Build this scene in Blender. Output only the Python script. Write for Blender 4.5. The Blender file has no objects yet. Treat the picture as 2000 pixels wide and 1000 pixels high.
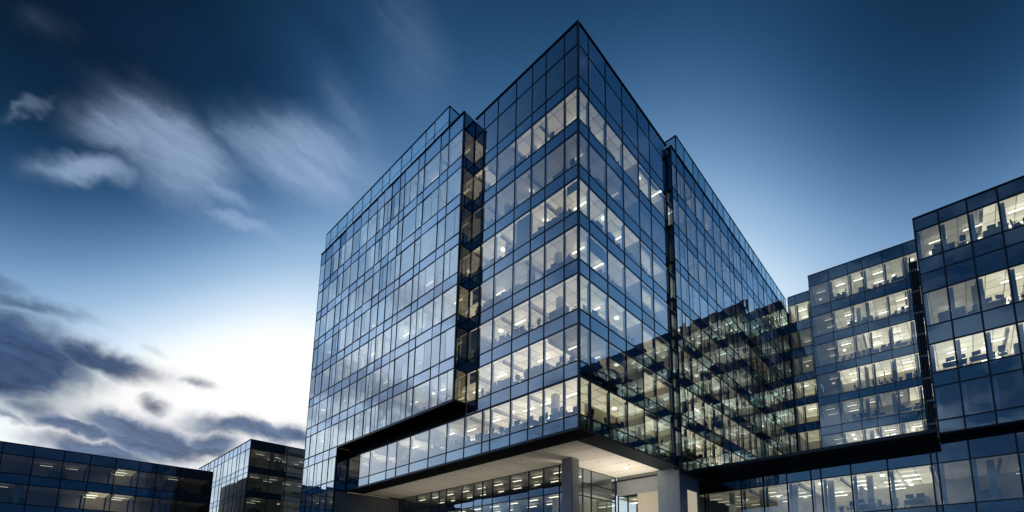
import bpy, math, random
from mathutils import Vector, Matrix
random.seed(7)
sc = bpy.context.scene
COL = sc.collection
EYE = 1.6                                   # camera height above the plaza

# ------------------------------------------------------------------ camera
CX, CY = 21.4329, -25.7747
AZ, PIT, ROL = 0.678054, 0.151058, -0.005331
F = Vector((-math.sin(AZ), math.cos(AZ), 0)); R = Vector((math.cos(AZ), math.sin(AZ), 0)); U = Vector((0, 0, 1))
F2 = F * math.cos(PIT) + U * math.sin(PIT); U2 = -F * math.sin(PIT) + U * math.cos(PIT)
R3 = R * math.cos(ROL) + U2 * math.sin(ROL); U3 = -R * math.sin(ROL) + U2 * math.cos(ROL)
FPX, PX, PY = 930.136, 1146.219, 1000.165
cd = bpy.data.cameras.new("camera"); cam = bpy.data.objects.new("camera", cd); COL.objects.link(cam)
m = Matrix((R3, U3, -F2)).transposed().to_4x4(); m.translation = Vector((CX, CY, EYE)); cam.matrix_world = m
cd.sensor_width = 36; cd.lens = FPX / 2000 * 36
cd.shift_x = (1000 - PX) / 2000; cd.shift_y = (PY - 500) / 2000
cd.clip_start = .1; cd.clip_end = 5000
sc.camera = cam
def proj(p):
    d = Vector(p) - Vector((CX, CY, EYE)); w = d.dot(F2)
    if w < .5: return None
    return PX + FPX * d.dot(R3) / w, PY - FPX * d.dot(U3) / w

# ------------------------------------------------------------------ render settings
sc.render.engine = 'CYCLES'
sc.view_settings.view_transform = 'Standard'; sc.view_settings.look = 'None'
sc.view_settings.exposure = 0; sc.view_settings.gamma = 1
sc.cycles.use_denoising = True
sc.cycles.max_bounces = 10; sc.cycles.diffuse_bounces = 2; sc.cycles.glossy_bounces = 4
sc.cycles.transparent_max_bounces = 14; sc.cycles.transmission_bounces = 4
sc.cycles.caustics_reflective = False; sc.cycles.caustics_refractive = False
sc.cycles.sample_clamp_indirect = 4

# ------------------------------------------------------------------ sky
SKY_BASE=[(-0.936, 0.341, 0.087, -0.912), (-0.875, 0.235, 0.423, 2.918), (-0.978, 0.0, 0.208, 0.648), (-0.766, 0.0, 0.643, -3.271), (-0.557, 0.321, 0.766, -0.572), (-0.25, 0.433, 0.866, -0.466), (-0.123, 0.696, 0.707, 0.96), (-0.082, 0.936, 0.342, -0.157), (-0.583, 0.694, 0.423, -0.023), (-0.571, 0.816, 0.087, 0.083), (0.28, 0.77, 0.574, 1.201), (0.492, 0.853, 0.174, -0.307), (0.406, 0.406, 0.819, -0.218), (0.966, 0.0, 0.259, -0.314), (0.5, 0.0, 0.866, -0.262), (0.664, -0.664, 0.342, -0.202), (0.0, -0.966, 0.259, 0.157), (0.0, -0.643, 0.766, -0.134), (-0.621, -0.74, 0.259, -0.009), (-0.5, -0.5, 0.707, -0.606), (-0.919, -0.335, 0.208, 0.288), (-0.77, -0.28, 0.574, 3.914), (0.0, 0.0, 1.0, -0.267), (-0.734, -0.424, 0.53, -0.913), (-0.858, -0.121, 0.5, -2.768), (-0.707, -0.025, 0.707, 0.218), (0.235, -0.875, 0.423, -0.293), (-0.296, -0.814, 0.5, 0.103), (0.087, 0.492, 0.866, 0.882), (0.527, 0.628, 0.574, -0.113), (-0.819, 0.435, 0.375, -1.959), (-0.84, 0.118, 0.53, 0.278), (-0.646, 0.173, 0.743, 1.72), (-0.628, 0.527, 0.574, -0.02), (-0.324, 0.694, 0.643, 0.315), (-0.224, 0.837, 0.5, 0.448), (0.062, 0.704, 0.707, -2.653), (0.163, 0.925, 0.342, 0.244), (-0.84, 0.525, 0.139, 1.373), (-0.927, 0.032, 0.375, 0.403), (-0.975, 0.172, 0.139, -0.397), (0.0, 0.5, 0.866, 0.082), (-0.324, 0.272, 0.906, -0.327)]
SKY_CONST=0.557
SKY_CLOUDS={"L": [[0.011, 0.988, -0.151, -0.594, -0.115, -0.796, -0.805, 0.098, 0.586, 0.067, 0.057, 1.0], [0.237, 0.938, 0.254, -0.533, 0.345, -0.773, -0.812, 0.048, 0.582, 0.057, 0.028, 0.85], [-0.436, 0.614, -0.658, -0.445, -0.783, -0.436, -0.782, 0.102, 0.615, 0.037, 0.019, 0.7], [0.279, 0.865, 0.417, -0.448, 0.501, -0.74, -0.849, 0.019, 0.527, 0.057, 0.017, 0.9], [-0.297, 0.798, -0.525, -0.55, -0.593, -0.589, -0.781, 0.113, 0.614, 0.044, 0.018, 0.6], [0.165, 0.986, -0.023, -0.56, 0.075, -0.825, -0.812, 0.149, 0.565, 0.051, 0.015, 0.75], [0.366, 0.927, 0.084, -0.578, 0.297, -0.76, -0.729, 0.23, 0.644, 0.093, 0.051, 1.0], [0.209, 0.958, -0.196, -0.681, -0.001, -0.732, -0.702, 0.286, 0.652, 0.073, 0.047, 0.55], [0.306, 0.943, 0.128, -0.579, 0.291, -0.762, -0.756, 0.159, 0.635, 0.05, 0.014, 0.45], [0.269, 0.96, 0.079, -0.508, 0.211, -0.835, -0.818, 0.184, 0.544, 0.053, 0.011, 0.8], [0.443, 0.568, 0.694, -0.344, 0.822, -0.454, -0.828, -0.037, 0.56, 0.034, 0.006, 0.45], [0.223, 0.926, 0.306, -0.596, 0.378, -0.708, -0.771, -0.024, 0.636, 0.039, 0.02, 0.2], [-0.347, 0.765, -0.543, -0.751, -0.574, -0.328, -0.562, 0.293, 0.773, 0.102, 0.059, 0.28], [-0.129, 0.881, -0.455, -0.737, -0.392, -0.55, -0.663, 0.265, 0.7, 0.073, 0.039, 0.3]], "D": [[-0.004, 0.999, 0.043, -0.297, 0.04, -0.954, -0.955, -0.017, 0.297, 0.08, 0.059, 1.3], [-0.024, 1.0, 0.018, -0.325, 0.009, -0.946, -0.945, -0.029, 0.324, 0.053, 0.039, 1.0], [0.053, 0.998, -0.047, -0.324, -0.028, -0.946, -0.945, 0.065, 0.321, 0.076, 0.025, 1.0], [-0.009, 1.0, -0.001, -0.364, -0.004, -0.931, -0.931, -0.008, 0.365, 0.082, 0.013, 0.62], [-0.108, 0.979, -0.175, -0.363, -0.203, -0.909, -0.925, -0.035, 0.377, 0.041, 0.018, 0.55], [0.148, 0.984, -0.098, -0.327, -0.045, -0.944, -0.933, 0.171, 0.315, 0.03, 0.011, 0.7], [0.127, 0.992, -0.014, -0.276, 0.022, -0.961, -0.953, 0.126, 0.276, 0.024, 0.014, 0.75], [0.112, 0.993, -0.042, -0.359, 0.002, -0.933, -0.926, 0.12, 0.357, 0.021, 0.008, 0.35], [0.035, 0.993, 0.112, -0.242, 0.117, -0.963, -0.97, 0.007, 0.245, 0.042, 0.018, 0.7]], "N": [[0.307, 0.933, 0.187, -0.624, 0.346, -0.701, -0.719, 0.098, 0.688, 0.142, 0.049, 0.85], [0.308, 0.851, 0.425, -0.523, 0.525, -0.672, -0.795, -0.015, 0.607, 0.104, 0.029, 0.5], [-0.097, 0.937, -0.334, -0.778, -0.281, -0.561, -0.62, 0.206, 0.757, 0.084, 0.028, 0.5]], "G": [[0.102, 0.984, -0.146, -0.241, -0.118, -0.963, -0.965, 0.133, 0.225, 0.077, 0.035, 1.25], [0.082, 0.994, -0.072, -0.245, -0.05, -0.968, -0.966, 0.098, 0.239, 0.053, 0.023, 1.0], [0.03, 0.997, -0.077, -0.23, -0.068, -0.971, -0.973, 0.047, 0.227, 0.047, 0.014, 1.0], [0.239, 0.971, -0.019, -0.253, 0.044, -0.967, -0.937, 0.236, 0.256, 0.089, 0.022, 1.1], [0.346, 0.925, 0.157, -0.196, 0.235, -0.952, -0.918, 0.298, 0.263, 0.047, 0.023, 0.9], [0.192, 0.981, -0.031, -0.229, 0.014, -0.973, -0.954, 0.194, 0.227, 0.041, 0.025, 1.0], [-0.08, 0.948, -0.308, -0.211, -0.318, -0.924, -0.974, -0.008, 0.225, 0.035, 0.008, 0.6], [0.068, 0.995, -0.072, -0.203, -0.057, -0.978, -0.977, 0.081, 0.198, 0.075, 0.019, 1.0]]}
def lin(h):
    h = h.lstrip('#'); o = []
    for i in (0, 2, 4):
        c = int(h[i:i+2], 16) / 255; o.append(c / 12.92 if c <= .04045 else ((c + .055) / 1.055) ** 2.4)
    return (*o, 1.0)

W = bpy.data.worlds.new("World"); sc.world = W; W.use_nodes = True
wt = W.node_tree; wn = wt.nodes; wl = wt.links; wn.clear()
def _in(node, i, v):
    if isinstance(v, bpy.types.NodeSocket): node.id_data.links.new(v, node.inputs[i])
    else: node.inputs[i].default_value = v
def mth(op, a, b=None, c=None, nt=None, clamp=False):
    n = (nt or wt).nodes.new('ShaderNodeMath'); n.operation = op; n.use_clamp = clamp
    _in(n, 0, a)
    if b is not None: _in(n, 1, b)
    if c is not None: _in(n, 2, c)
    return n.outputs[0]
def vm(op, a, b=None, nt=None):
    n = (nt or wt).nodes.new('ShaderNodeVectorMath'); n.operation = op; _in(n, 0, a)
    if b is not None: _in(n, 1, b)
    return n.outputs['Value'] if op in ('DOT_PRODUCT', 'LENGTH') else n.outputs[0]
def noise(vec, scale, detail=4, rough=.55, nt=None, color=False):
    n = (nt or wt).nodes.new('ShaderNodeTexNoise'); (nt or wt).links.new(vec, n.inputs['Vector'])
    n.inputs['Scale'].default_value = scale; n.inputs['Detail'].default_value = detail; n.inputs['Roughness'].default_value = rough
    return n.outputs['Color'] if color else n.outputs['Fac']
def mixc(f, a, b, nt=None, mode='MIX'):
    n = (nt or wt).nodes.new('ShaderNodeMix'); n.data_type = 'RGBA'; n.blend_type = mode
    _in(n, 0, f); _in(n, 6, a); _in(n, 7, b); return n.outputs[2]
def sstep(v, lo, hi):
    n = wn.new('ShaderNodeMapRange'); n.interpolation_type = 'SMOOTHSTEP'; _in(n, 0, v)
    n.inputs[1].default_value = lo; n.inputs[2].default_value = hi; return n.outputs[0]

tc = wn.new('ShaderNodeTexCoord'); d0 = vm('NORMALIZE', tc.outputs['Generated'])
acc = SKY_CONST
for cx_, cy_, cz_, q in SKY_BASE:                                   # dusk brightness of the clear sky by direction
    e = mth('EXPONENT', mth('MULTIPLY_ADD', vm('DOT_PRODUCT', d0, (cx_, cy_, cz_)), 11.0, -11.0))
    acc = mth('MULTIPLY_ADD', e, q, acc)
ramp = wn.new('ShaderNodeValToRGB'); cr = ramp.color_ramp
stops = [(0, '#071522'), (.18, '#10304e'), (.36, '#2b5681'), (.54, '#638cb8'), (.7, '#9cc0e2'), (.82, '#d2e7fa'), (.92, '#ffffff')]
cr.elements[0].position = 0; cr.elements[0].color = lin(stops[0][1]); cr.elements[1].position = .92; cr.elements[1].color = (1.08, 1.1, 1.15, 1)
cr.interpolation = 'B_SPLINE'
for p_, h_ in stops[1:-1]:
    e = cr.elements.new(p_); e.color = lin(h_)
wl.new(mth('DIVIDE', acc, 1.1), ramp.inputs[0])
base = ramp.outputs[0]
# wind-blown clouds: soft anisotropic patches, displaced by noise
n1 = vm('SUBTRACT', noise(d0, 5, 5, .6, color=True), (.5, .5, .5)); n2 = vm('SUBTRACT', noise(d0, 18, 4, .6, color=True), (.5, .5, .5))
def vscale(v, s):
    n = wn.new('ShaderNodeVectorMath'); n.operation = 'SCALE'; _in(n, 0, v); n.inputs['Scale'].default_value = s; return n.outputs[0]
d1 = vm('ADD', vm('ADD', d0, vscale(n1, .075)), vscale(n2, .035))
def patch(lst):
    tot = None
    for t in lst:
        q1 = mth('DIVIDE', vm('DOT_PRODUCT', d1, tuple(t[0:3])), t[9]); q2 = mth('DIVIDE', vm('DOT_PRODUCT', d1, tuple(t[3:6])), t[10])
        r2 = mth('ADD', mth('MULTIPLY', q1, q1), mth('MULTIPLY', q2, q2))
        e = mth('EXPONENT', mth('MULTIPLY', r2, -1.0))
        e = mth('MULTIPLY', e, mth('GREATER_THAN', vm('DOT_PRODUCT', d0, tuple(t[6:9])), .5))
        e = mth('MULTIPLY', e, t[11]); tot = e if tot is None else mth('MAXIMUM', tot, e)
    return tot
# streak noise, drawn out along the wind
W1 = Vector(SKY_CLOUDS['L'][0][0:3]); W2 = Vector(SKY_CLOUDS['L'][0][3:6]); W3 = Vector(SKY_CLOUDS['L'][0][6:9])
cmb = wn.new('ShaderNodeCombineXYZ')
_in(cmb, 0, mth('MULTIPLY', vm('DOT_PRODUCT', d1, tuple(W1)), 3.0)); _in(cmb, 1, mth('MULTIPLY', vm('DOT_PRODUCT', d1, tuple(W2)), 13.0)); _in(cmb, 2, mth('MULTIPLY', vm('DOT_PRODUCT', d1, tuple(W3)), 3.0))
st = noise(cmb.outputs[0], 1.6, 6, .6)
def cover(k, lo, hi, na):
    return sstep(mth('MULTIPLY', patch(SKY_CLOUDS[k]), mth('MULTIPLY_ADD', st, na, 1 - na * .5)), lo, hi)
fine = noise(cmb.outputs[0], 5.0, 5, .6)
mL = mth('MULTIPLY', cover('L', .05, 1.0, 1.5), mth('MULTIPLY_ADD', fine, .5, .45))
mD = mth('MULTIPLY', cover('D', .1, .95, .9), .97)
mG = mth('MULTIPLY', cover('G', .14, .9, .9), .94)
col = mixc(mth('MULTIPLY', cover('N', .1, 1.0, .8), .7), base, lin('#10294a'))
col = mixc(mL, col, lin('#9cb4d6'))
soft = sstep(fine, .3, .7)
col = mixc(mD, col, mixc(soft, lin('#263c5e'), lin('#3c5780'))); col = mixc(mG, col, mixc(soft, lin('#3a5075'), lin('#5c769a')))
# broken cloud over the west and south, seen only in the glass
mp = wn.new('ShaderNodeMapping'); mp.inputs['Scale'].default_value = (1, 1, 3.2); wl.new(d1, mp.inputs[0])
ns = noise(mp.outputs[0], 4.2, 6, .55); ns2 = noise(mp.outputs[0], 2.3, 4, .5)
gate = sstep(vm('DOT_PRODUCT', d0, (-.5, -.85, .1)), .6, .82)
gate = mth('MULTIPLY', gate, sstep(vm('DOT_PRODUCT', d0, (0, 0, 1)), .75, .3))
col = mixc(mth('MULTIPLY', gate, mth('MULTIPLY', sstep(ns, .42, .62), .85)), col, lin('#c2d2ea'))
col = mixc(mth('MULTIPLY', gate, mth('MULTIPLY', sstep(ns2, .52, .66), .75)), col, lin('#41597c'))
gate2 = sstep(vm('DOT_PRODUCT', d0, (.75, .3, .55)), .75, .95)
col = mixc(mth('MULTIPLY', gate2, mth('MULTIPLY', sstep(ns, .5, .75), .35)), col, lin('#b9c4e6'))
bg = wn.new('ShaderNodeBackground'); wl.new(col, bg.inputs[0]); bg.inputs[1].default_value = 1.0
wo = wn.new('ShaderNodeOutputWorld'); wl.new(bg.outputs[0], wo.inputs[0])

# last glow of the set sun behind cloud: broad and weak
sl = bpy.data.lights.new("sun", 'SUN'); sl.energy = .12; sl.angle = math.radians(20); sl.color = (.85, .92, 1)
so = bpy.data.objects.new("sun", sl); COL.objects.link(so)
so.rotation_euler = Vector((-.93, .3, .25)).to_track_quat('Z', 'Y').to_euler()

# ------------------------------------------------------------------ materials
def newmat(name):
    m = bpy.data.materials.new(name); m.use_nodes = True; m.node_tree.nodes.clear(); return m, m.node_tree
def out(nt, s): o = nt.nodes.new('ShaderNodeOutputMaterial'); nt.links.new(s, o.inputs[0])
def bsdf(name, colr, rough=.5, metal=0, bump=0, bscale=5, vary=0, vscale_=1.5):
    m, nt = newmat(name); p = nt.nodes.new('ShaderNodeBsdfPrincipled')
    p.inputs['Base Color'].default_value = (*colr, 1); p.inputs['Roughness'].default_value = rough; p.inputs['Metallic'].default_value = metal
    if name.startswith('black'): p.inputs['Specular IOR Level'].default_value = .06
    if bump or vary:
        t = nt.nodes.new('ShaderNodeTexCoord')
    if vary:
        f = noise(t.outputs['Object'], vscale_, 5, .6, nt=nt)
        nt.links.new(mixc(f, (*[c * (1 - vary) for c in colr], 1), (*[min(1, c * (1 + vary)) for c in colr], 1), nt=nt), p.inputs['Base Color'])
    if bump:
        b = nt.nodes.new('ShaderNodeBump'); b.inputs['Distance'].default_value = bump; nt.links.new(noise(t.outputs['Object'], bscale, 4, .5, nt=nt), b.inputs['Height'])
        nt.links.new(b.outputs[0], p.inputs['Normal'])
    out(nt, p.outputs[0]); return m
def emit(name, colr, s):
    m, nt = newmat(name); e = nt.nodes.new('ShaderNodeEmission'); e.inputs[0].default_value = (*colr, 1); e.inputs[1].default_value = s; out(nt, e.outputs[0]); return m
def glass(name, f0=.3, p=1.4, refl=(.86, .91, 1), tint=(.82, .88, .86), wave=.004, body=None, rnd=.3):
    """coated facade glass: mirror share grows with angle, the rest passes (or, with body, lands on a dark back-panel)"""
    m, nt = newmat(name)
    t = nt.nodes.new('ShaderNodeTexCoord'); b = nt.nodes.new('ShaderNodeBump'); b.inputs['Distance'].default_value = wave
    nt.links.new(noise(t.outputs['Object'], .75, 2, .5, nt=nt), b.inputs['Height'])
    lw = nt.nodes.new('ShaderNodeLayerWeight'); lw.inputs[0].default_value = .5
    oi = nt.nodes.new('ShaderNodeNewGeometry')
    f = mth('MULTIPLY_ADD', mth('POWER', lw.outputs['Facing'], p, nt=nt), 1 - f0, f0, nt=nt)
    f = mth('MULTIPLY', f, mth('MULTIPLY_ADD', oi.outputs['Random Per Island'], rnd, 1 - rnd / 2, nt=nt), nt=nt, clamp=True)
    g = nt.nodes.new('ShaderNodeBsdfGlossy'); g.inputs['Roughness'].default_value = .02; g.inputs['Color'].default_value = (*refl, 1); nt.links.new(b.outputs[0], g.inputs['Normal'])
    if body: k = nt.nodes.new('ShaderNodeBsdfDiffuse'); k.inputs[0].default_value = (*body, 1)
    else: k = nt.nodes.new('ShaderNodeBsdfTransparent'); k.inputs[0].default_value = (*tint, 1)
    mx = nt.nodes.new('ShaderNodeMixShader'); nt.links.new(f, mx.inputs[0]); nt.links.new(k.outputs[0], mx.inputs[1]); nt.links.new(g.outputs[0], mx.inputs[2])
    out(nt, mx.outputs[0]); return m

def pendant(name, colr, up, dn):
    m, nt = newmat(name); g = nt.nodes.new('ShaderNodeNewGeometry'); x = nt.nodes.new('ShaderNodeSeparateXYZ'); nt.links.new(g.outputs['True Normal'], x.inputs[0])
    e = nt.nodes.new('ShaderNodeEmission'); e.inputs[0].default_value = (*colr, 1)
    nt.links.new(mth('MULTIPLY_ADD', mth('GREATER_THAN', x.outputs[2], .3, nt=nt), up - dn, dn, nt=nt), e.inputs[1]); out(nt, e.outputs[0]); return m

M = dict(
    glass=glass('facade_glass', .2, 1.7, wave=.002), lglass=glass('mirror_glass', .38, 1.15, (.82, .9, .97), rnd=.18), dglass=glass('smoked_glass', .2, 2.0, tint=(.2, .2, .14), wave=.002), lspandrel=glass('mirror_spandrel', .42, 1.2, (.72, .84, 1), body=(.012, .028, .045), rnd=.12),
    spandrel=glass('spandrel_glass', .3, 1.7, (.7, .83, .97), wave=.002, body=(.012, .028, .045)),
    rglass=glass('facade_glass_blue', .22, 1.6, (.66, .82, .96), (.74, .86, .86)), rspandrel=glass('spandrel_glass_blue', .24, 1.6, (.52, .74, .9), wave=.003, body=(.01, .028, .042)),
    screen=glass('screen_glass', .5, 1.2, (.8, .95, 1), (.6, .8, .86)),
    aglass=glass('link_glass', .12, 2.6, (.6, .8, .9), (.7, .84, .82), wave=.006),
    lobby=glass('lobby_glass', .18, 2.0, (.75, .88, 1), (.85, .9, .86)),
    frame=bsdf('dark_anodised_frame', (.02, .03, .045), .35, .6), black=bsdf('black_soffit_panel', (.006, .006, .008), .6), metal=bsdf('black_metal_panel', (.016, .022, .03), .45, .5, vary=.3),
    ceiling=bsdf('ceiling_tile', (.82, .8, .76), .9), slab=bsdf('floor_slab_grey', (.4, .37, .33), .8, vary=.2),
    wall=bsdf('interior_wall_cream', (.72, .67, .56), .85, vary=.1), wall2=bsdf('interior_partition_grey', (.3, .31, .33), .8, vary=.15),
    jamb=bsdf('window_jamb', (.6, .62, .64), .6), blind=bsdf('roller_blind', (.7, .7, .68), .9),
    stone=bsdf('grey_stone_cladding', (.27, .28, .3), .55, bump=.004, bscale=20, vary=.18), panel=bsdf('blue_grey_metal_cladding', (.3, .36, .46), .4, .35, vary=.12, vscale_=.8),
    soffit=bsdf('cream_soffit', (.66, .63, .57), .6, vary=.08, vscale_=.5), roof=bsdf('roof_membrane', (.08, .085, .09), .9, vary=.2),
    concrete=bsdf('smooth_concrete', (.4, .42, .46), .6, bump=.003, bscale=12, vary=.12),
    ground=bsdf('plaza_paving', (.13, .13, .135), .5, bump=.003, bscale=8, vary=.2, vscale_=.3),
    chair=bsdf('chair_fabric_black', (.02, .022, .026), .8), chrome=bsdf('chair_metal', (.3, .3, .32), .3, .9), desk=bsdf('desk_laminate', (.32, .3, .27), .5),
    screenoff=bsdf('monitor_black', (.015, .015, .018), .3), hills=bsdf('far_hills', (.03, .045, .05), 1), bark=bsdf('bark', (.05, .04, .03), .9),
    leaf=bsdf('leaf', (.045, .07, .035), .7, vary=.4, vscale_=1), shelf=bsdf('cabinet_grey', (.16, .17, .18), .6),
    lampw=emit('lamp_white', (1, .9, .72), 3.4), lamph=emit('lamp_half', (1, .9, .72), 1.9), lampl=emit('lamp_low', (1, .88, .7), .8), lampy=emit('lamp_warm', (1, .84, .56), 4),
    spot=emit('downlight_lens', (1, .93, .8), 6), spotw=emit('downlight_bright', (1, .93, .8), 12),
    litpane=emit('lit_translucent_window', (1, .9, .68), .42),
)

# ------------------------------------------------------------------ geometry helpers
def boxgeo(fr, s0, s1, d0, d1, z0, z1):
    v = [fr(s, d, z) for z in (z0, z1) for s, d in ((s0, d0), (s1, d0), (s1, d1), (s0, d1))]
    return v, [(0, 3, 2, 1), (4, 5, 6, 7), (0, 1, 5, 4), (1, 2, 6, 5), (2, 3, 7, 6), (3, 0, 4, 7)]
def quadgeo(fr, s0, s1, z0, z1, d=0.0, tilt=.006):
    a = random.uniform(-tilt, tilt); b = random.uniform(-tilt, tilt)
    return [fr(s0, d - a, z0), fr(s1, d + a, z0), fr(s1, d + a + b, z1), fr(s0, d - a + b, z1)], [(0, 1, 2, 3)]
def join(*gs):
    V, Fc = [], []
    for v, f in gs:
        o = len(V); V += list(v); Fc += [tuple(i + o for i in q) for q in f]
    return V, Fc
class Frame:
    """s runs along a facade, d into the building, z is the height above the plaza plus 1.6 (eye level = 0)"""
    def __init__(s, ox, oy, ang, flip=False):
        s.o = (ox, oy); s.u = (math.cos(math.radians(ang)), math.sin(math.radians(ang)))
        s.w = (s.u[1], -s.u[0]) if flip else (-s.u[1], s.u[0])
    def __call__(s, a, d, z): return (s.o[0] + s.u[0] * a + s.w[0] * d, s.o[1] + s.u[1] * a + s.w[1] * d, z + EYE)
WORLD = Frame(0, 0, 0)
def meshobj(name, geo, mats, mi=None, base=Vector((0, 0, 0)), parent=None, smooth=False):
    me = bpy.data.meshes.new(name); v, f = geo
    me.from_pydata([Vector(p) - base for p in v], [], f)
    for mt in mats: me.materials.append(mt)
    if mi: me.polygons.foreach_set('material_index', mi)
    if smooth: me.polygons.foreach_set('use_smooth', [True] * len(f))
    me.update(); o = bpy.data.objects.new(name, me); COL.objects.link(o)
    if parent: o.parent = parent
    return o
def tag(o, label=None, cat=None, group=None, kind=None):
    for k, v in (('label', label), ('category', cat), ('group', group), ('kind', kind)):
        if v: o[k] = v
    return o
class Thing:
    def __init__(s, name, label, cat, base, group=None):
        s.e = bpy.data.objects.new(name, None); COL.objects.link(s.e); s.base = Vector(base); s.e.location = s.base
        s.e.empty_display_size = .5; tag(s.e, label, cat, group); s.parts = {}
    def add(s, kind, geo, mat, label=None): s.parts.setdefault(kind, []).append((geo, mat, label))
    def box(s, kind, fr, a0, a1, d0, d1, z0, z1, mat, label=None): s.add(kind, boxgeo(fr, a0, a1, d0, d1, z0, z1), M[mat] if isinstance(mat, str) else mat, label)
    def finish(s, cap=100):
        def size(g):
            P = [proj(p) for p in g[0][0]]; P = [q for q in P if q]
            if len(P) < 2: return 0
            x0, x1 = min(q[0] for q in P), max(q[0] for q in P); y0, y1 = min(q[1] for q in P), max(q[1] for q in P)
            x0, x1 = max(0, x0), min(2000, x1); y0, y1 = max(0, y0), min(1000, y1)
            return max(0, x1 - x0) * max(0, y1 - y0) if (x1 > x0 and y1 > y0) else 0
        for kind, L in s.parts.items():
            L = sorted(L, key=size, reverse=True)
            n = len(L) if len(L) <= cap else cap
            for geo, mat, lb in L[:n]:
                o = meshobj(kind, geo, [mat], base=s.base, parent=s.e)
                if lb: o['label'] = lb
            if L[n:]:
                mats = []; mi = []; gs = []
                for geo, mat, lb in L[n:]:
                    if mat not in mats: mats.append(mat)
                    mi += [mats.index(mat)] * len(geo[1]); gs.append(geo)
                o = meshobj(kind, join(*gs), mats, mi, s.base, s.e); o['kind'] = 'stuff'
        return s.e

def facade(T, fr, mulls, rows, g='glass', sp='spandrel', mw=.085, th=.1, out_=.04, jambs=True, ends=True, tilt=.006, blinds=0.0, split=0.0):
    s0, s1 = mulls[0], mulls[-1]; zs = sorted({z for r in rows for z in r[:2]})
    for i, a in enumerate(mulls):
        if not ends and i in (0, len(mulls) - 1): continue
        T.box('mullion', fr, a - mw / 2, a + mw / 2, -out_, .13, zs[0] + .003, zs[-1] - .003, 'frame')
    for z in zs:
        T.box('transom', fr, s0 + .001, s1 - .001, -out_ + .012, .10, z - th / 2, z + th / 2, 'frame')
    for z0, z1, kind in rows:
        for a, b in zip(mulls, mulls[1:]):
            if kind == 's': T.add('spandrel_panel', quadgeo(fr, a + .04, b - .04, z0 + .04, z1 - .04, 0, tilt), M[sp])
            else:
                if split and b - a > 1.5 and random.random() < split:
                    c = a + (b - a) * random.choice((.36, .42, .5, .58, .64))
                    T.add('window_pane', quadgeo(fr, a + .04, c - .01, z0 + .04, z1 - .04, 0, tilt), M[g]); T.add('window_pane', quadgeo(fr, c + .01, b - .04, z0 + .04, z1 - .04, 0, tilt), M[g])
                    T.box('glazing_bar', fr, c - .011, c + .011, -.012, .05, z0 + .051, z1 - .051, 'frame')
                else: T.add('window_pane', quadgeo(fr, a + .04, b - .04, z0 + .04, z1 - .04, 0, tilt), M[g])
                if jambs:
                    T.box('window_jamb', fr, a + .09, a + .09 + min(.28, (b - a) * .14), .30, .36, z0 + .05, z1 - .05, 'jamb')
                if blinds and random.random() < blinds:
                    h = random.uniform(.25, .85) * (z1 - z0)
                    T.box('roller_blind', fr, a + .12, b - .12, .2, .22, z1 - h, z1 - .06, 'blind')
LEVELS = [.015, .05, .1, .17, .26, .38, .55, .8, 1.15]
CEIL = []
for i_, L_ in enumerate(LEVELS):                                    # ceilings with added emission in a thin grid, standing in for even room light
    m_ = bsdf('ceiling_added_glow', (.8, .78, .74), .9); nt_ = m_.node_tree; p_ = [n for n in nt_.nodes if n.type == 'BSDF_PRINCIPLED'][0]
    t_ = nt_.nodes.new('ShaderNodeTexCoord'); br = nt_.nodes.new('ShaderNodeTexBrick'); nt_.links.new(t_.outputs['Object'], br.inputs[0])
    br.offset = 0; br.inputs['Scale'].default_value = 1; br.inputs['Brick Width'].default_value = 1.25; br.inputs['Row Height'].default_value = 1.25; br.inputs['Mortar Size'].default_value = .035
    br.inputs['Color1'].default_value = (1, 1, 1, 1); br.inputs['Color2'].default_value = (.62, .62, .62, 1); br.inputs['Mortar'].default_value = (.15, .15, .15, 1)
    nt_.links.new(mixc(1.0, br.outputs[0], (1, .82, .56, 1), nt=nt_, mode='MULTIPLY'), p_.inputs['Emission Color']); p_.inputs['Emission Strength'].default_value = L_
    CEIL.append(m_)
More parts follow.
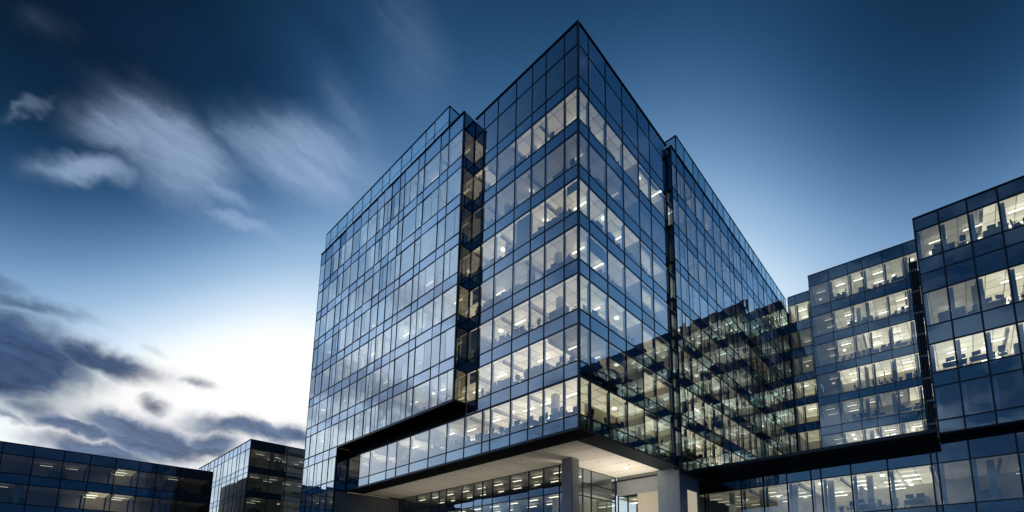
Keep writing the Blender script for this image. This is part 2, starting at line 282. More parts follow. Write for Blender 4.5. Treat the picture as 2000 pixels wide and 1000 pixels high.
def room(T, fr, s0, s1, d1, zf, zc, level=0, zslab=None, step=2.7, dstep=2.6, p=1.0, partitions=True, d0=.16, lampd0=1.3, seg=4.6, vary=.38):
    """one storey: slab, ceiling with added glow in segments, back wall, beams, lamps, partitions, columns"""
    a = s0
    while a < s1 - .01:
        b = min(s1, a + seg * random.uniform(.7, 1.4)); b = s1 if s1 - b < 1.5 else b
        L = level * random.choice((1, 1, 1, 1 - vary, 1 - 2 * vary, 1 + vary * .4)); L = max(L, .005)
        i = min(range(len(LEVELS)), key=lambda q: abs(LEVELS[q] - L))
        T.box('ceiling', fr, a, b, d0, d1, zc, zc + .06, CEIL[i] if level else M['ceiling'])
        if level:
            T.box('ceiling_beam', fr, b - .25, b - .02, d0 + .25, d1, zc - .28, zc - .003, 'ceiling')
            s = a + .6 + random.random()
            while s < b - .9:
                d = lampd0 + random.random() * .6
                while d < d1 - .6:
                    if random.random() < p:
                        m_ = M['lampw'] if L > .45 else M['lamph'] if L > .22 else M['lampl']
                        if random.random() < .8: T.box('ceiling_light', fr, s, s + 1.3, d, d + .16, zc - .42, zc - .37, m_)
                        else: T.box('ceiling_light', fr, s, s + .32, d, d + .32, zc - .16, zc - .05, m_)
                    d += dstep
                s += step
        a = b
    T.box('floor_slab', fr, s0, s1, d0, d1, zf - .04, zf, 'slab')
    T.box('interior_wall', fr, s0, s1, d1, d1 + .2, zf - .3, zc + .03, 'wall')
    a = s0 + 1.6 + random.random()
    while partitions and a < s1 - 1.5:
        if random.random() < .4:
            T.box('partition', fr, a, a + .12, random.uniform(2.8, 4.2), d1 - .05, zf + .003, zc - .303, random.choice(('wall', 'wall2', 'wall')))
        if random.random() < .5:
            T.box('interior_column', fr, a + 1, a + 1.5, 1.2, 1.7, zf + .002, zc - .002, 'wall')
        if random.random() < .4:
            T.box('cabinet', fr, a + .3, a + 1.9, d1 - .6, d1 - .1, zf + .004, zf + random.uniform(1.1, 2.2), 'shelf')
        a += 3.3
def spans(a, step_list, end):
    o = [a]; i = 0
    while o[-1] + step_list[i % len(step_list)] < end - .8: o.append(o[-1] + step_list[i % len(step_list)]); i += 1
    return o + [end]
# ------------------------------------------------------------------ ground and far surroundings
g = meshobj('ground', ([(-1500, -1500, 0), (1500, -1500, 0), (1500, 1500, 0), (-1500, 1500, 0)], [(0, 1, 2, 3)]), [M['ground']]); tag(g, kind='structure')
hv, hf = [], []
NH = 120
for i in range(NH):
    a = 2 * math.pi * i / NH; r = 900; h = 38 + 14 * math.sin(3 * a + 1) + 9 * math.sin(7 * a) + 5 * math.sin(17 * a + 2)
    hv += [(r * math.cos(a), r * math.sin(a), -1), (r * 1.08 * math.cos(a), r * 1.08 * math.sin(a), h), (r * 1.5 * math.cos(a), r * 1.5 * math.sin(a), -1)]
for i in range(NH):
    j = (i + 1) % NH; hf += [(3 * i, 3 * j, 3 * j + 1, 3 * i + 1), (3 * i + 1, 3 * j + 1, 3 * j + 2, 3 * i + 2)]
tag(meshobj('hills', (hv, hf), [M['hills']]), kind='structure')

# ------------------------------------------------------------------ the office tower
H = 4.2; Z0 = 12.421; HS = 1.19
zb = lambda k: Z0 + H * k
zt = lambda k: Z0 + H * (k + 1) - HS
ZS, ZTOP, ZBOX, ZSCR = 11.40, 47.02, 46.73, 50.1
T = Thing('office_tower', 'tall blue glass office tower with lit corner block standing on a square column', 'office building', (-7, 8, 0))
LF = Frame(0, 0, 180, True)       # left street face: s to the left, d into the building
RF = Frame(0, 0, 90)              # right face
mA = [.09, 1.52, 3.70, 5.41, 7.53, 10.1, 12.2, 13.56]
rows = [(zt(0), zb(1), 's')]
for k in range(1, 8):
    rows.append((zb(k), zt(k), 'w')); rows.append((zt(k), zb(k + 1) if k < 7 else ZTOP, 's'))
facade(T, LF, mA, rows, ends=False, blinds=.08)
mS = [.09, 1.52, 3.71, 5.41, 7.53, 10.1, 11.18, 13.73, 16.45, 19.44, 22.87, 25.48, 27.47, 31.25, 33.72, 36.7]
facade(T, LF, mS, [(ZS + .02, zb(0), 's'), (zb(0), zt(0) - .06, 'w')], ends=False)
mR = [.09, 1.37, 3.79, 6.39, 9.09, 11.28, 14.5]
rowsR = [(ZS + .02, zb(0), 's'), (zb(0), zt(0), 'w')] + rows
facade(T, RF, mR, rowsR, g='rglass', sp='rspandrel', ends=False, blinds=.04)
T.box('corner_post', WORLD, -.1, .07, -.07, .1, ZS - .02, ZTOP + .04, 'frame')
T.box('edge_post', RF, 14.55, 14.8, .25, .4, ZS, ZTOP - .2, 'frame')
for k in range(0, 9): T.box('edge_bracket', RF, 14.58, 14.84, .0, .099, zb(k) - .5, zb(k) - .25, 'frame')
T.box('parapet_cap', LF, -.08, 13.6, -.09, .2, ZTOP - .04, ZTOP + .05, 'frame'); T.box('parapet_cap', RF, .22, 14.9, -.09, .2, ZTOP - .045, ZTOP + .045, 'frame')
T.box('roof', WORLD, -13.6, -.2, .2, 14.8, ZTOP - .8, ZTOP - .6, 'roof')
T.box('corner_filler', WORLD, -13.9, -13.6, .2, 12, ZBOX - .6, ZTOP - .1, 'metal')
# storeys of the corner block
lampC = {0: 1.15, 1: 1.15, 2: .8, 3: .6, 4: .7, 5: .28, 6: .8, 7: 0}
CB = Frame(-.16, .16, 180, True)
for k in range(0, 8):
    room(T, CB, 0, 13.4, 9.0, zb(k), zt(k), lampC[k], d0=0, p=.8 if k < 5 else .7)
    room(T, Frame(-9.2, 9.36, 0, False), 0, 9.04, 5.2, zb(k), zt(k), lampC[k], d0=.003, partitions=False, p=.8, lampd0=.8)
# lit strip in the notch
room(T, Frame(-13.7, .17, 180, True), 0, 23, 7.5, zb(0), zt(0) - .05, .8, d0=0, p=.7)

# big left volume
BX, BY, LX = -13.63, -1.387, -46.55
LB = Frame(BX, BY, 180, True)
mL_ = [0.05, 2.45, 3.9, 6.85, 8.04, 10.79, 11.82, 13.64, 15.27, 16.95, 19.17, 21.07, 23.17, 25.28, 26.96, 29.36, 31.4, 32.87]
rowsL = []
for k in range(1, 8):
    rowsL.append((zb(k), zt(k), 'w')); rowsL.append((zt(k), zb(k + 1) if k < 7 else ZBOX, 's'))
facade(T, LB, mL_, rowsL, g='lglass', sp='lspandrel', tilt=.016, blinds=.12, split=.55, mw=.045, th=.13)
mL2 = [23.17, 25.28, 26.96, 29.36, 31.4, 32.87]
rowsL2 = []
for k in (-3, -2, -1, 0): rowsL2 += [(zb(k), zt(k), 'w'), (zt(k), zb(k + 1) - (.001 if k == 0 else 0), 's')]
facade(T, LB, mL2, rowsL2 + [(-1.6, zb(-3), 's')], g='lglass', sp='lspandrel', tilt=.011, blinds=.1, split=.7, mw=.045, th=.13)
SB = Frame(BX, BY + .05, 90)      # its return beside the corner block
facade(T, SB, [.0, 1.33], rowsL, g='dglass', sp='rspandrel', jambs=False, mw=.16, out_=.02)
T.box('parapet_cap', LB, -.06, 32.95, -.09, .15, ZBOX - .03, ZBOX + .06, 'frame')
T.box('roof', WORLD, LX + .2, BX - .2, BY + .2, 14, ZBOX - .55, ZBOX - .4, 'roof')
lampL = {1: .55, 2: .35, 3: .8, 4: .25, 5: .2, 6: .3, 7: .4, 0: .2, -1: .2, -2: .2, -3: .2}
for k in range(-3, 8):
    a0 = 23.3 if k < 1 else .16
    room(T, LB, a0, 32.7, 7.0, zb(k), zt(k), lampL[k], p=.5, step=2.6, vary=.45)
T.box('end_wall', WORLD, LX - .1, LX, BY + .1, 14, -1.6, ZBOX - .1, 'metal')
T.box('back_wall', WORLD, LX, BX, 14, 14.3, -1.6, ZBOX - .1, 'metal')
# underside of the overhanging volume and the notch
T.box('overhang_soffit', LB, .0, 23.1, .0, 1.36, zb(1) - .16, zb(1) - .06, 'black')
T.box('notch_wall', WORLD, -37.0, -36.86, BY + .1, .25, 11.2, zb(1) - .2, 'metal')
facade(T, Frame(-36.80, BY + .02, 90), [.0, 1.3], [(11.4, zb(0), 's'), (zb(0), zt(0), 'w')], g='lobby', jambs=False, mw=.14, out_=.02)
T.box('overhang_fascia', LB, -.03, 23.1, -.05, -.001, zb(1) - .2, zb(1) - .045, 'frame')

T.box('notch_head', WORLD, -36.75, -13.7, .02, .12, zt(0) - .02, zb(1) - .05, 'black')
T.box('return_base', WORLD, BX - .02, BX + .1, BY + .05, .0, zb(1) - .2, zb(1) - .06, 'metal')
# soffit over the entrance
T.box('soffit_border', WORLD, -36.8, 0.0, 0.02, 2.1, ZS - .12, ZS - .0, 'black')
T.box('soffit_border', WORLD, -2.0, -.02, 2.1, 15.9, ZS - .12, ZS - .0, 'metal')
T.box('soffit_edge', WORLD, -36.8, .05, -.05, .02, ZS - .14, ZS + .06, 'frame'); T.box('soffit_edge', WORLD, -.02, .055, .02, 14.9, ZS - .141, ZS + .055, 'frame')
T.box('soffit', WORLD, -36.8, -2.0, 2.1, 15.6, ZS - .05, ZS - .002, 'soffit')
for x_, y_ in [(-4.3, 12.4)]:
    n = 12; v = [(x_ + .13 * math.cos(2 * math.pi * i / n), y_ + .13 * math.sin(2 * math.pi * i / n), ZS - z_ + EYE) for z_ in (.075, .045) for i in range(n)]
    f = [tuple(range(n))] + [(i, (i + 1) % n, n + (i + 1) % n, n + i) for i in range(n)]
    T.add('downlight', (v, f), M['spotw'] if (x_, y_) == (-4.3, 12.4) else M['spot'])
for x_ in [-5.5 - 2.9 * i for i in range(11)]: T.box('soffit_joint', WORLD, x_, x_ + .025, 2.15, 7.0, ZS - .056, ZS - .051, 'frame')
for y_ in (4.6, 7.4, 10.2, 13.0): T.box('soffit_joint', WORLD, -5.45 if y_ < 7 else -7.5, -2.05, y_, y_ + .025, ZS - .057, ZS - .0512, 'frame')
for x_, y_ in ((-4.9, 8.6), (-3.2, 11.2), (-9.8, 3.4), (-15.6, 3.4), (-21.4, 3.4)): T.box('sprinkler_head', WORLD, x_, x_ + .07, y_, y_ + .07, ZS - .13, ZS - .058, 'chrome')
# stone wall at the left end of the entrance recess
T.box('stone_wall', WORLD, -37.1, -36.82, BY + .08, 7.0, -1.6, ZS - .2, 'stone')
for y_ in (1.4, 4.2): T.box('stone_joint', WORLD, -36.82, -36.812, y_, y_ + .02, -1.6, ZS - .2, 'frame')
# lobby glazing
LG = Frame(-7.6, 7.1, 180, True); SG = Frame(-7.6, 7.1, 90)
mLG = [.0, .8, 2.85, 4.95, 7.75, 10.5, 12.2, 13.7, 15.9, 18.9, 20.4, 22.1, 25.3, 28.3, 29.2]
rLG = [(-1.6, 1.6, 'w'), (1.6, 4.8, 'w'), (4.8, 8.6, 'w'), (8.6, 9.5, 's'), (9.5, ZS - .06, 'w')]
facade(T, LG, mLG, rLG, g='lobby', jambs=False); 
facade(T, SG, [.0, 2.57, 3.92, 8.1], [(-1.6, 1.6, 'w'), (1.6, 4.8, 'w'), (4.8, 8.6, 'w'), (8.6, 9.9, 'w'), (9.9, ZS - .06, 'w')], g='lobby', jambs=False)
T.box('ceiling', WORLD, -36.8, -7.75, 7.25, 15.4, 8.95, 9.02, 'ceiling'); T.box('interior_wall', WORLD, -36.7, -7.8, 14.6, 14.8, -1.55, 11.3, 'wall')
T.box('floor_slab', WORLD, -36.8, -7.75, 7.25, 15.4, 9.03, 9.4, 'slab')
for x_ in (-12, -18, -24, -30): T.box('interior_column', WORLD, x_, x_ + .6, 10, 10.6, -1.59, 8.94, 'wall'); T.box('partition', WORLD, x_ + 2, x_ + 2.1, 9.4, 14.5, 9.42, 11.3, 'wall2')
for x_ in range(-35, -8, 3):
    for y_ in (8.4, 11.2):
        T.box('ceiling_light', WORLD, x_, x_ + 1.3, y_, y_ + .25, 8.6, 8.66, 'lamph'); T.box('ceiling_light', WORLD, x_ + .6, x_ + 1.9, y_, y_ + .2, 11.0, 11.05, 'lamph')
T.box('entrance_wall', WORLD, -7.5, -2.42, 15.3, 15.55, 9.3, ZS - .06, 'concrete'); T.box('entrance_wall', WORLD, -4.9, -2.42, 15.3, 15.55, -1.6, 9.29, 'wall')
facade(T, Frame(-7.5, 15.4, 0), [.05, 1.3, 2.58], [(-1.6, 1.6, 'w'), (1.6, 4.9, 'w'), (4.9, 9.3, 'w')], g='lobby', jambs=False)
T.box('interior_wall', WORLD, -7.5, -2.4, 19.0, 19.2, -1.6, 9.3, 'wall'); T.box('ceiling', WORLD, -7.5, -2.5, 15.56, 19, 9.0, 9.08, 'ceiling')
T.box('ceiling_light', WORLD, -6.6, -4.0, 16.6, 16.9, 8.6, 8.66, 'lampw')
# clad pier carrying the right volume
T.box('pier', WORLD, -2.4, -.03, 15.22, 19.33, -1.6, ZS - .13, 'frame')
for a, b in ((-2.39, -1.2), (-1.18, -.02)):
    for z0, z1 in ((-1.6, 2.4), (2.42, 6.4), (6.42, 9.6), (9.62, ZS - .14)): T.box('cladding_panel', WORLD, a, b, 15.16, 15.215, z0, z1, 'panel')
for a, b in ((15.17, 16.75), (16.77, 18.9), (18.92, 19.36)):
    for z0, z1 in ((-1.6, 2.4), (2.42, 6.4), (6.42, 9.3), (9.32, ZS - .14)):
        if a == 16.77 and z1 in (6.4, 9.3): T.box('lit_window', WORLD, -.028, -.01, a, b, z0, z1, 'litpane')
        else: T.box('cladding_panel', WORLD, -.025, .03, a, b, z0, z1, 'panel')
# the square column
cx0, cx1, cy0, cy1, ch = -6.98, -5.68, 5.78, 6.9, .14
oct_ = [(cx0 + ch, cy0), (cx1 - ch, cy0), (cx1 - ch * .3, cy0 + ch * .3), (cx1, cy0 + ch), (cx1, cy1 - ch), (cx1 - ch, cy1), (cx0 + ch, cy1), (cx0, cy1 - ch), (cx0, cy0 + ch), (cx0 + ch * .3, cy0 + ch * .3)]
for z0, z1 in ((-1.6, 1.9), (1.915, 5.4), (5.415, 8.9), (8.915, ZS - .06)):
    v = [(x_, y_, z_ + EYE) for z_ in (z0, z1) for x_, y_ in oct_]; n = len(oct_)
    T.add('column', (v, [tuple(range(n))[::-1], tuple(range(n, 2 * n))] + [(i, (i + 1) % n, n + (i + 1) % n, n + i) for i in range(n)]), M['concrete'])
T.box('column_core', WORLD, cx0 + .1, cx1 - .1, cy0 + .1, cy1 - .1, -1.59, ZS - .061, 'frame')

# big right volume
RX, RY0, RY1 = .515, 14.92, 57.6
RV = Frame(RX, RY0, 90)
mV = [.05, 1.18, 3.03, 5.64, 7.83] + [v + 10.48 for v in spans(0, [2.2, 2.6, 1.5, 2.7, 2.1, 2.5], RY1 - RY0 - 10.48)]
rowsV = [(11.0, zb(0), 's')]
for k in range(0, 8): rowsV += [(zb(k), zt(k), 'w'), (zt(k), zb(k + 1) if k < 7 else ZBOX, 's')]
facade(T, RV, mV, rowsV, g='rglass', sp='rspandrel', tilt=.012, blinds=.12, split=.55, mw=.045, th=.13)
T.box('edge_panel', WORLD, -.3, RX - .03, RY0 - .1, RY0, 11.0, ZBOX - .05, 'rspandrel')
for k in range(0, 9): T.box('edge_bracket', WORLD, 0.05, RX + .02, RY0 - .16, RY0 - .1, zb(k) - .6, zb(k) - .35, 'frame')
T.box('parapet_cap', RV, -.05, RY1 - RY0, -.09, .15, ZBOX - .03, ZBOX + .06, 'frame')
T.box('roof', WORLD, -12, RX - .2, 15, RY1, ZBOX - .55, ZBOX - .4, 'roof')
lampV = {0: 1.0, 1: .9, 2: .4, 3: .25, 4: .2, 5: .18, 6: .2, 7: .2}
for k in range(0, 8): room(T, RV, .16, RY1 - RY0 - .1, 7, zb(k), zt(k), lampV[k], p=.6, step=3, vary=.4)
T.box('base_soffit', WORLD, -12, RX, 15.2, RY1, 10.86, 10.98, 'metal')
T.box('end_wall', WORLD, -12, RX, RY1, RY1 + .2, -1.6, ZBOX, 'metal')

# glass screens round the roof plant
def screen(fr, L, zz, st):
    facade(T, fr, spans(.04, st, L), [(a, b, 'w') for a, b in zip(zz, zz[1:])], g='screen', jambs=False, mw=.07, th=.08, out_=.02)
    T.box('screen_rail', fr, -.02, L, -.05, .06, zz[-1] - .02, zz[-1] + .06, 'frame')
screen(Frame(-16.87, -.98, 180, True), 29.6, [46.55, 48.33, ZSCR], [2.6, 1.7, 2.9, 2.2]); screen(Frame(-16.87, -.98, 90), 11, [46.55, 48.33, ZSCR], [2.5])
screen(Frame(.06, 17.1, 90), 40.5, [46.4, ZSCR], [1.9, 2.3, 1.4]); screen(Frame(.06, 17.1, 180, True), 12, [46.4, ZSCR], [2.4])
T.box('roof_plant', WORLD, -43, -19, 3.5, 9, 46.3, 49.0, 'wall2'); T.box('roof_plant', WORLD, -9, -2.5, 21, 54, 46.3, 48.8, 'wall2')
T.finish()

# ------------------------------------------------------------------ wing: three glazed blocks over a glazed podium
TA = Thing('office_wing', 'low glass wing block joining the tower to the stepped blocks on the right', 'office building', (4, 60, 0))
FA = Frame(.6, 56.8, 3)
bA = [12.4, 17.0, 21.65, 26.5, 31.0, 35.2, 39.95, 44.8]; tA = [15.7, 20.3, 25.1, 29.7, 33.9, 38.3, 43.1, 48.1]; topA = 49.8
rA = []
for i in range(8): rA += [(bA[i], tA[i], 'w'), (tA[i], bA[i + 1] if i < 7 else topA, 's')]
facade(TA, FA, [0.05, 1.15, 3.3, 5.6, 8], rA, g='aglass', sp='rspandrel')
for i in range(8): room(TA, FA, .1, 8, 7, bA[i], tA[i], (.3, .5, .45, .7, .6, .4, .2, .7)[i], p=.7, step=2.2)
TA.box('end_wall', FA, -.08, .07, .2, 12, 11.9, topA - .1, 'wall'); TA.box('back_wall', FA, .08, 8, 11.8, 12, 11.9, topA - .6, 'wall2')
TA.box('roof', FA, 0, 8, .1, 12, topA - .5, topA - .35, 'roof'); TA.box('parapet_cap', FA, 0, 8, -.09, .15, topA - .03, topA + .05, 'frame'); TA.finish()

TB = Thing('office_block', 'middle glass office block, one step taller than the low wing beside it', 'office building', (15, 56, 0))
FB = Frame(5.45, 50.5, 3.9)
bB = [13.9, 18.6, 23.3, 28.0, 32.9, 37.9, 42.9]; tB = [17.3, 22.0, 26.8, 31.6, 36.5, 41.3, 46.5]; topB = 48.4
rB = []
for i in range(7): rB += [(bB[i], tB[i], 'w'), (tB[i], bB[i + 1] if i < 6 else topB, 's')]
facade(TB, FB, [.05, 2.9, 5.5, 7.45, 10.0, 12.6, 15.2, 18, 20.4, 23, 26, 28.6, 31, 34, 37, 40, 43, 46], rB + [(12.2, 13.9, 's')], g='rglass', sp='rspandrel')
lampB = [.7, .8, 1.1, 1.1, 1, .8, .55]
for i in range(7):
    room(TB, FB, 2.95, 46, 6, bB[i], tB[i], lampB[i], p=.8, step=2.4); room(TB, FB, .15, 2.8, 6, bB[i], tB[i], .05, partitions=False)
TB.box('side_wall', FB, 0, .08, .05, 6.5, 12, topB - .1, 'rspandrel')
TB.box('roof', FB, 0, 46, .1, 12, topB - .5, topB - .35, 'roof'); TB.box('parapet_cap', FB, -.04, 46, -.09, .15, topB - .03, topB + .05, 'frame'); TB.finish()

TC = Thing('office_block', 'nearest glass office block overhanging the podium at the right edge, with cream lit rooms', 'office building', (32, 29, 0))
FC = Frame(20.3, 21.3, 1.5)
rC = [(12.0, 13.08, 's'), (13.08, 15.96, 'w'), (15.96, 17.16, 's'), (17.16, 19.7, 'w'), (19.7, 21.32, 's'), (21.32, 24.36, 'w'), (24.36, 26.1, 's'), (26.1, 27.45, 's'), (27.45, 30.2, 'w'), (30.2, 31.44, 's')]
facade(TC, FC, [.04, 1.75, 3.65, 5.57, 7.6, 9.6, 11.6, 13.6, 15.6, 17.6, 20], rC, g='rglass', sp='rspandrel', mw=.13, th=.12)
for zf, zc, lm in ((13.08, 15.96, 0), (17.16, 19.7, 1), (21.32, 24.36, 1.1), (27.45, 30.2, 1.15)): room(TC, FC, .25, 20, 6.5, zf, zc, lm, step=2.4, dstep=2.0, p=.9)
facade(TC, Frame(20.3, 21.45, 90, True), [.1, 2.4, 4.6, 6.8, 9, 11.2, 13], rC, g='rglass', sp='rspandrel', mw=.1, jambs=False)
TC.box('roof', FC, 0, 20, .1, 13, 30.9, 31.1, 'roof'); TC.box('parapet_cap', FC, -.04, 20, -.09, .15, 31.41, 31.5, 'frame')
TC.box('overhang_soffit', FC, 0, 20, -.04, 4, 11.86, 11.98, 'metal')
for i, (a, b) in enumerate(((-.62, -.5), (-.4, -.3), (-.2, -.12))): TC.box('riser_fin', FC, a, b, .35 + .1 * i, .6 + .1 * i, 12.1, 28.2 - i * .4, 'frame')
TC.box('riser', FC, -.7, -.05, .8, 1.2, 12.1, 28.0, 'metal')
for z_ in range(13, 28, 2): TC.box('riser_bracket', FC, -.66, -.06, .62, .79, z_, z_ + .15, 'chrome')
TC.finish()

TP = Thing('podium_building', 'two storey glass podium with a black canopy running under the right hand blocks', 'office building', (12, 30, 0))
FP = Frame(-2.0, 23.0, 0)
mP = [.05, 1.0, 5.1, 7.45, 9.8, 12.05, 12.95, 15.5, 18.4, 21.55, 21.97, 24.1, 27, 30, 33, 36]
facade(TP, FP, mP, [(-1.6, 2.0, 'w'), (2.0, 5.3, 'w'), (5.3, 6.35, 's'), (6.35, 9.9, 'w'), (9.9, 11.8, 's')], g='rglass', sp='rspandrel', mw=.13)
room(TP, FP, .1, 21.6, 9, 6.35, 9.85, .7, step=2.3, dstep=2.2); room(TP, FP, 22, 36, 8, 6.35, 9.85, .1, p=.3)
room(TP, FP, .1, 36, 9, -1.55, 5.1, .4, step=3)
TP.box('canopy', WORLD, .56, 20.25, 19.4, 23.05, 11.72, 11.88, 'metal'); TP.box('canopy_edge', WORLD, .56, 20.25, 19.33, 19.398, 11.66, 11.94, 'frame')
TP.box('roof', WORLD, .56, 40, 23.1, 60, 11.81, 11.85, 'roof'); TP.finish()

# ------------------------------------------------------------------ buildings across the plaza
T1 = Thing('low_office_building', 'long low dark glass building at the far left edge with two lit offices', 'office building', (-92, -30, 0))
F1 = Frame(-83.8, -2.8, -90, True)
m1 = [.05, 4.5, 7.5, 9.7, 12.5, 15.3, 18.1, 21.1, 24, 27, 30, 33, 36, 40]
r1 = [(-1.6, 6.3, 's'), (6.3, 9.1, 'w'), (9.1, 10.5, 's'), (10.5, 10.51, 's')]
r1 = [(-1.6, 7.5, 's'), (7.5, 10.4, 'w'), (10.4, 11.8, 's'), (11.8, 14.68, 'w'), (14.68, 16.07, 's'), (16.07, 18.84, 'w'), (18.84, 20.43, 's')]
facade(T1, F1, m1, r1, g='glass', sp='spandrel', mw=.12, th=.14, jambs=False)
for (zf, zc) in ((7.5, 10.4), (11.8, 14.68), (16.07, 18.84)):
    room(T1, F1, .1, 9.6, 6, zf, zc, .012, p=.2)
    room(T1, F1, 9.8, 12.4, 6, zf, zc, 1.15, p=1, step=1.6, partitions=False, lampd0=.8)
    room(T1, F1, 12.6, 15.2, 6, zf, zc, .9 if 11 < zf < 16 else 0, p=.7, step=2, partitions=False)
    room(T1, F1, 15.4, 40, 6, zf, zc, .012, p=.2)
T1.box('roof', F1, 0, 40, .1, 16, 20.1, 20.2, 'roof'); T1.box('parapet_cap', F1, 0, 40, -.1, .2, 20.4, 20.5, 'frame')
T1.box('end_wall', F1, -.1, 0, .05, 16, -1.6, 20.4, 'metal'); T1.box('back_wall', F1, 0, 40, 16, 16.2, -1.6, 20.4, 'metal'); T1.finish()

T2 = Thing('glass_office_building', 'box shaped glass building with a bright mirrored side between the low block and the tower', 'office building', (-88, 12, 0))
F2L = Frame(-73.7, -.2, 180, True); F2R = Frame(-73.7, -.2, 90)
r2 = [(-1.6, 6.8, 's')]
for b in (6.8, 11.0, 15.2, 19.4): r2 += [(b, b + 1.0, 's'), (b + 1.0, b + 4.2, 'w')]
r2 += [(23.6, 25.18, 's')]
facade(T2, F2L, spans(.05, [2.4, 2.9, 1.6, 2.6], 33), r2, mw=.12, jambs=False, tilt=.012, g='lglass', sp='lspandrel'); facade(T2, F2R, spans(.05, [3.1, 2.6, 2.9], 28), r2, g='rglass', sp='rspandrel', mw=.12, jambs=False)
for b in (7.8, 12.0, 16.2, 20.4):
    room(T2, Frame(-73.86, -.04, 90), 0, 28, 6, b, b + 3.2, .03, p=.8, d0=0); room(T2, F2L, 6.6, 33, 6, b, b + 3.2, .05, p=.2)
T2.box('roof', WORLD, -106, -73.8, 0, 27, 24.7, 24.8, 'roof'); T2.box('parapet_cap', F2L, -.05, 33, -.1, .2, 25.15, 25.25, 'frame'); T2.box('parapet_cap', F2R, .22, 28, -.1, .2, 25.145, 25.245, 'frame'); T2.finish()

# warm uplighting of the entrance soffit, from lamps standing in the recess
def uplight(x, y, sx, sy, e, z=.4):
    l = bpy.data.lights.new('entrance_uplight', 'AREA'); l.shape = 'RECTANGLE'; l.size = sx; l.size_y = sy; l.energy = e; l.color = (1, .9, .74); l.spread = math.radians(80)
    o = bpy.data.objects.new('entrance_uplight', l); COL.objects.link(o); o.location = (x, y, z); o.rotation_euler = (math.pi, 0, 0)
uplight(-21, 5.2, 26, .6, 260); uplight(-4.4, 12, 2.5, 4, 480)

# ------------------------------------------------------------------ furniture behind the glass
def cyl(x, y, z0, z1, r, n=8, r2=None):
    r2 = r if r2 is None else r2
    v = [(x + q * math.cos(2 * math.pi * i / n), y + q * math.sin(2 * math.pi * i / n), z) for z, q in ((z0, r), (z1, r2)) for i in range(n)]
    return v, [tuple(range(n))[::-1], tuple(range(n, 2 * n))] + [(i, (i + 1) % n, n + (i + 1) % n, n + i) for i in range(n)]
def bx(x0, x1, y0, y1, z0, z1, b=.02):
    bmv = []
    for z, e in ((z0, b), (z0 + b, 0), (z1 - b, 0), (z1, b)):
        bmv += [(x0 + e, y0 + e, z), (x1 - e, y0 + e, z), (x1 - e, y1 - e, z), (x0 + e, y1 - e, z)]
    f = [(0, 3, 2, 1), (12, 13, 14, 15)]
    for l in range(3):
        for i in range(4): f.append((4 * l + i, 4 * l + (i + 1) % 4, 4 * l + 4 + (i + 1) % 4, 4 * l + 4 + i))
    return bmv, f
def part(name, geo, mat, parent): return meshobj(name, geo, [M[mat]], parent=parent)
def empty(name): e = bpy.data.objects.new(name, None); COL.objects.link(e); e.empty_display_size = .3; return e
def chair_proto():
    e = empty('office_chair')
    part('seat', bx(-.25, .25, -.25, .25, .44, .53, .03), 'chair', e)
    bk = [bx(-.23 + .03 * abs(i - 1), .23 - .03 * abs(i - 1), .22 + .03 * i * .6, .28 + .03 * i * .6, .60 + .17 * i, .79 + .17 * i, .02) for i in range(3)]
    part('backrest', join(*bk, bx(-.04, .04, .25, .29, .46, .66, .01)), 'chair', e)
    part('base', join(cyl(0, 0, .08, .45, .035), *[bx(min(0, .3 * math.cos(a)) - .02, max(0, .3 * math.cos(a)) + .02, min(0, .3 * math.sin(a)) - .02, max(0, .3 * math.sin(a)) + .02, .05, .09, .01) for a in (0, math.pi / 2, math.pi, -math.pi / 2)], *[cyl(.3 * math.cos(a), .3 * math.sin(a), 0, .06, .03) for a in (0, math.pi / 2, math.pi, -math.pi / 2)]), 'chrome', e)
    for s in (-1, 1): part('armrest', join(bx(s * .29 - .03, s * .29 + .03, -.16, .14, .66, .7, .01), bx(s * .29 - .015, s * .29 + .015, -.03, .03, .46, .67, .005)), 'chair', e)
    return e
def desk_proto():
    e = empty('desk')
    part('tabletop', bx(-.8, .8, -.38, .38, .71, .75, .008), 'desk', e)
    for s in (-1, 1): part('leg', bx(s * .74 - .02, s * .74 + .02, -.34, .34, 0, .71, .004), 'shelf', e)
    part('modesty_panel', bx(-.71, .71, .30, .32, .3, .7, .004), 'shelf', e)
    return e
def monitor_proto():
    e = empty('computer_monitor')
    part('screen', bx(-.29, .29, -.02, .02, .14, .5, .008), 'screenoff', e); part('stand', join(cyl(0, .03, .01, .3, .02), bx(-.12, .12, -.09, .09, 0, .015, .004)), 'shelf', e)
    return e
def cabinet_proto():
    e = empty('filing_cabinet')
    b_ = part('cabinet_body', bx(-.4, .4, -.22, .22, 0, 1.05, .01), 'shelf', e)
    for i in range(3): part('drawer', bx(-.37, .37, -.24, -.22, .05 + .34 * i, .35 + .34 * i, .006), 'wall2', e)
    return e
def plant_proto():
    e = empty('potted_plant'); rr = random.Random(3)
    part('pot', cyl(0, 0, 0, .38, .15, 12, .2), 'shelf', e)
    V, Fc = [], []
    for i in range(46):
        a = rr.uniform(0, 6.28); el = rr.uniform(.4, 1.4); L = rr.uniform(.35, .8); w_ = .05
        dx, dy, dz = math.cos(a) * math.cos(el), math.sin(a) * math.cos(el), math.sin(el); n = len(V)
        V += [(0, 0, .36), (dx * L * .5 - dy * w_, dy * L * .5 + dx * w_, .36 + dz * L * .6), (dx * L, dy * L, .36 + dz * L * .85), (dx * L * .5 + dy * w_, dy * L * .5 - dx * w_, .36 + dz * L * .6)]
        Fc.append((n, n + 1, n + 2, n + 3))
    part('foliage', (V, Fc), 'leaf', e)
    return e
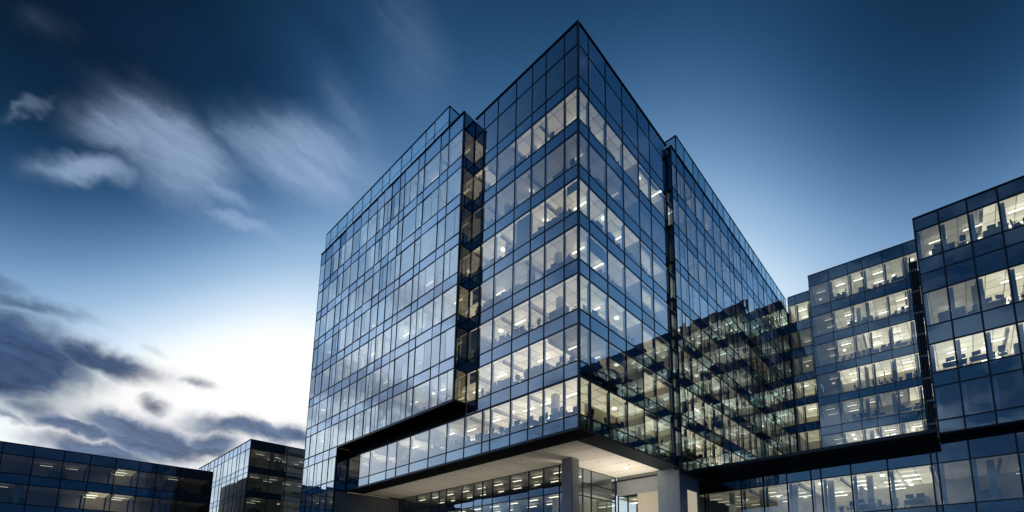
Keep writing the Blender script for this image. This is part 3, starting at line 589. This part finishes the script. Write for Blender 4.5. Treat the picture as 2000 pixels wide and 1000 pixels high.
PROTO = {'office_chair': (chair_proto(), 'chair'), 'desk': (desk_proto(), 'desk'), 'computer_monitor': (monitor_proto(), 'monitor'), 'filing_cabinet': (cabinet_proto(), 'cabinet'), 'potted_plant': (plant_proto(), 'plant')}
LOOK = {'office_chair': 'black office chair', 'desk': 'plain office desk', 'computer_monitor': 'dark computer monitor', 'filing_cabinet': 'grey filing cabinet', 'potted_plant': 'leafy potted plant'}
USED = {}
def put(kind, fr, s, d, z, rot, where):
    src, cat = PROTO[kind]; first = kind not in USED; USED[kind] = USED.get(kind, 0) + 1
    if first: o = src
    else:
        o = src.copy(); COL.objects.link(o)
        for ch in list(src.children):
            c = ch.copy(); COL.objects.link(c); c.parent = o
    o.location = fr(s, d, z); o.rotation_euler = (0, 0, math.atan2(fr.u[1], fr.u[0]) + rot)
    tag(o, f'{LOOK[kind]} {where}', cat, f'{LOOK[kind]}s {where}')
def furnish(fr, s0, s1, zf, where, dens=1.0, r=random):
    s = s0 + r.uniform(.3, .8); side = 1 if fr.w[0] * fr.u[1] - fr.w[1] * fr.u[0] < 0 else -1
    while s < s1 - .5:
        q = r.random()
        if r.random() > dens: s += 1.4; continue
        if q < .42:
            put('desk', fr, s + .6, .6, zf, r.choice((0, math.pi)), where)
            put('computer_monitor', fr, s + .3 + r.uniform(-.1, .1), .5, zf + .751, r.uniform(-.5, .5), where)
            if r.random() < .5: put('computer_monitor', fr, s + 1.05, .48, zf + .751, r.uniform(-.5, .5) + math.pi, where)
            s += 1.75
        elif q < .85:
            put('office_chair', fr, s + .1, .5 + r.uniform(0, .25), zf, r.uniform(0, 6.28), where); s += r.uniform(.65, 1.0)
        elif q < .96: put('filing_cabinet', fr, s + .3, .5, zf, 0 if side > 0 else math.pi, where); s += 1.0
        else: put('potted_plant', fr, s, .6, zf, 0, where); s += .7
ORD = ['lowest', 'second', 'third', 'fourth', 'fifth', 'sixth', 'top']
rf = random.Random(11)
LI = Frame(0, .0, 180, True)
for k in (0, 1, 2, 3, 4, 5, 6):
    dn = 1.0 if k < 5 else .7
    furnish(LI, .5, 13 if k else 35.5, zb(k), f'in the corner block, left face, {ORD[k]} row', dn, rf)
    furnish(RF, 1.6, 13.8, zb(k), f'in the corner block, right face, {ORD[k]} row', dn * .9, rf)
for i, z_ in enumerate((17.16, 21.32, 27.45)): furnish(FC, .5, 8.5, z_, f'in the nearest right block, {("lowest", "middle", "top")[i]} lit row', 1, rf)
for i in (2, 3, 4, 5, 6): furnish(FB, 3.1, 17.5, bB[i], f'in the middle right block, {("", "", "lowest", "second", "third", "fourth", "top")[i]} lit row', .9, rf)
furnish(FP, 14, 21.2, 6.35, 'behind the lit glass of the podium', 1, rf)
furnish(LB, .5, 14, zb(3), 'behind the wide left facade, third row', .7, rf); furnish(LB, .5, 20, zb(1), 'behind the wide left facade, lowest row', .5, rf)
furnish(RV, 1, 16, zb(0), 'behind the receding right facade, lowest row', .7, rf); furnish(RV, 1, 12, zb(1), 'behind the receding right facade, second row', .7, rf)
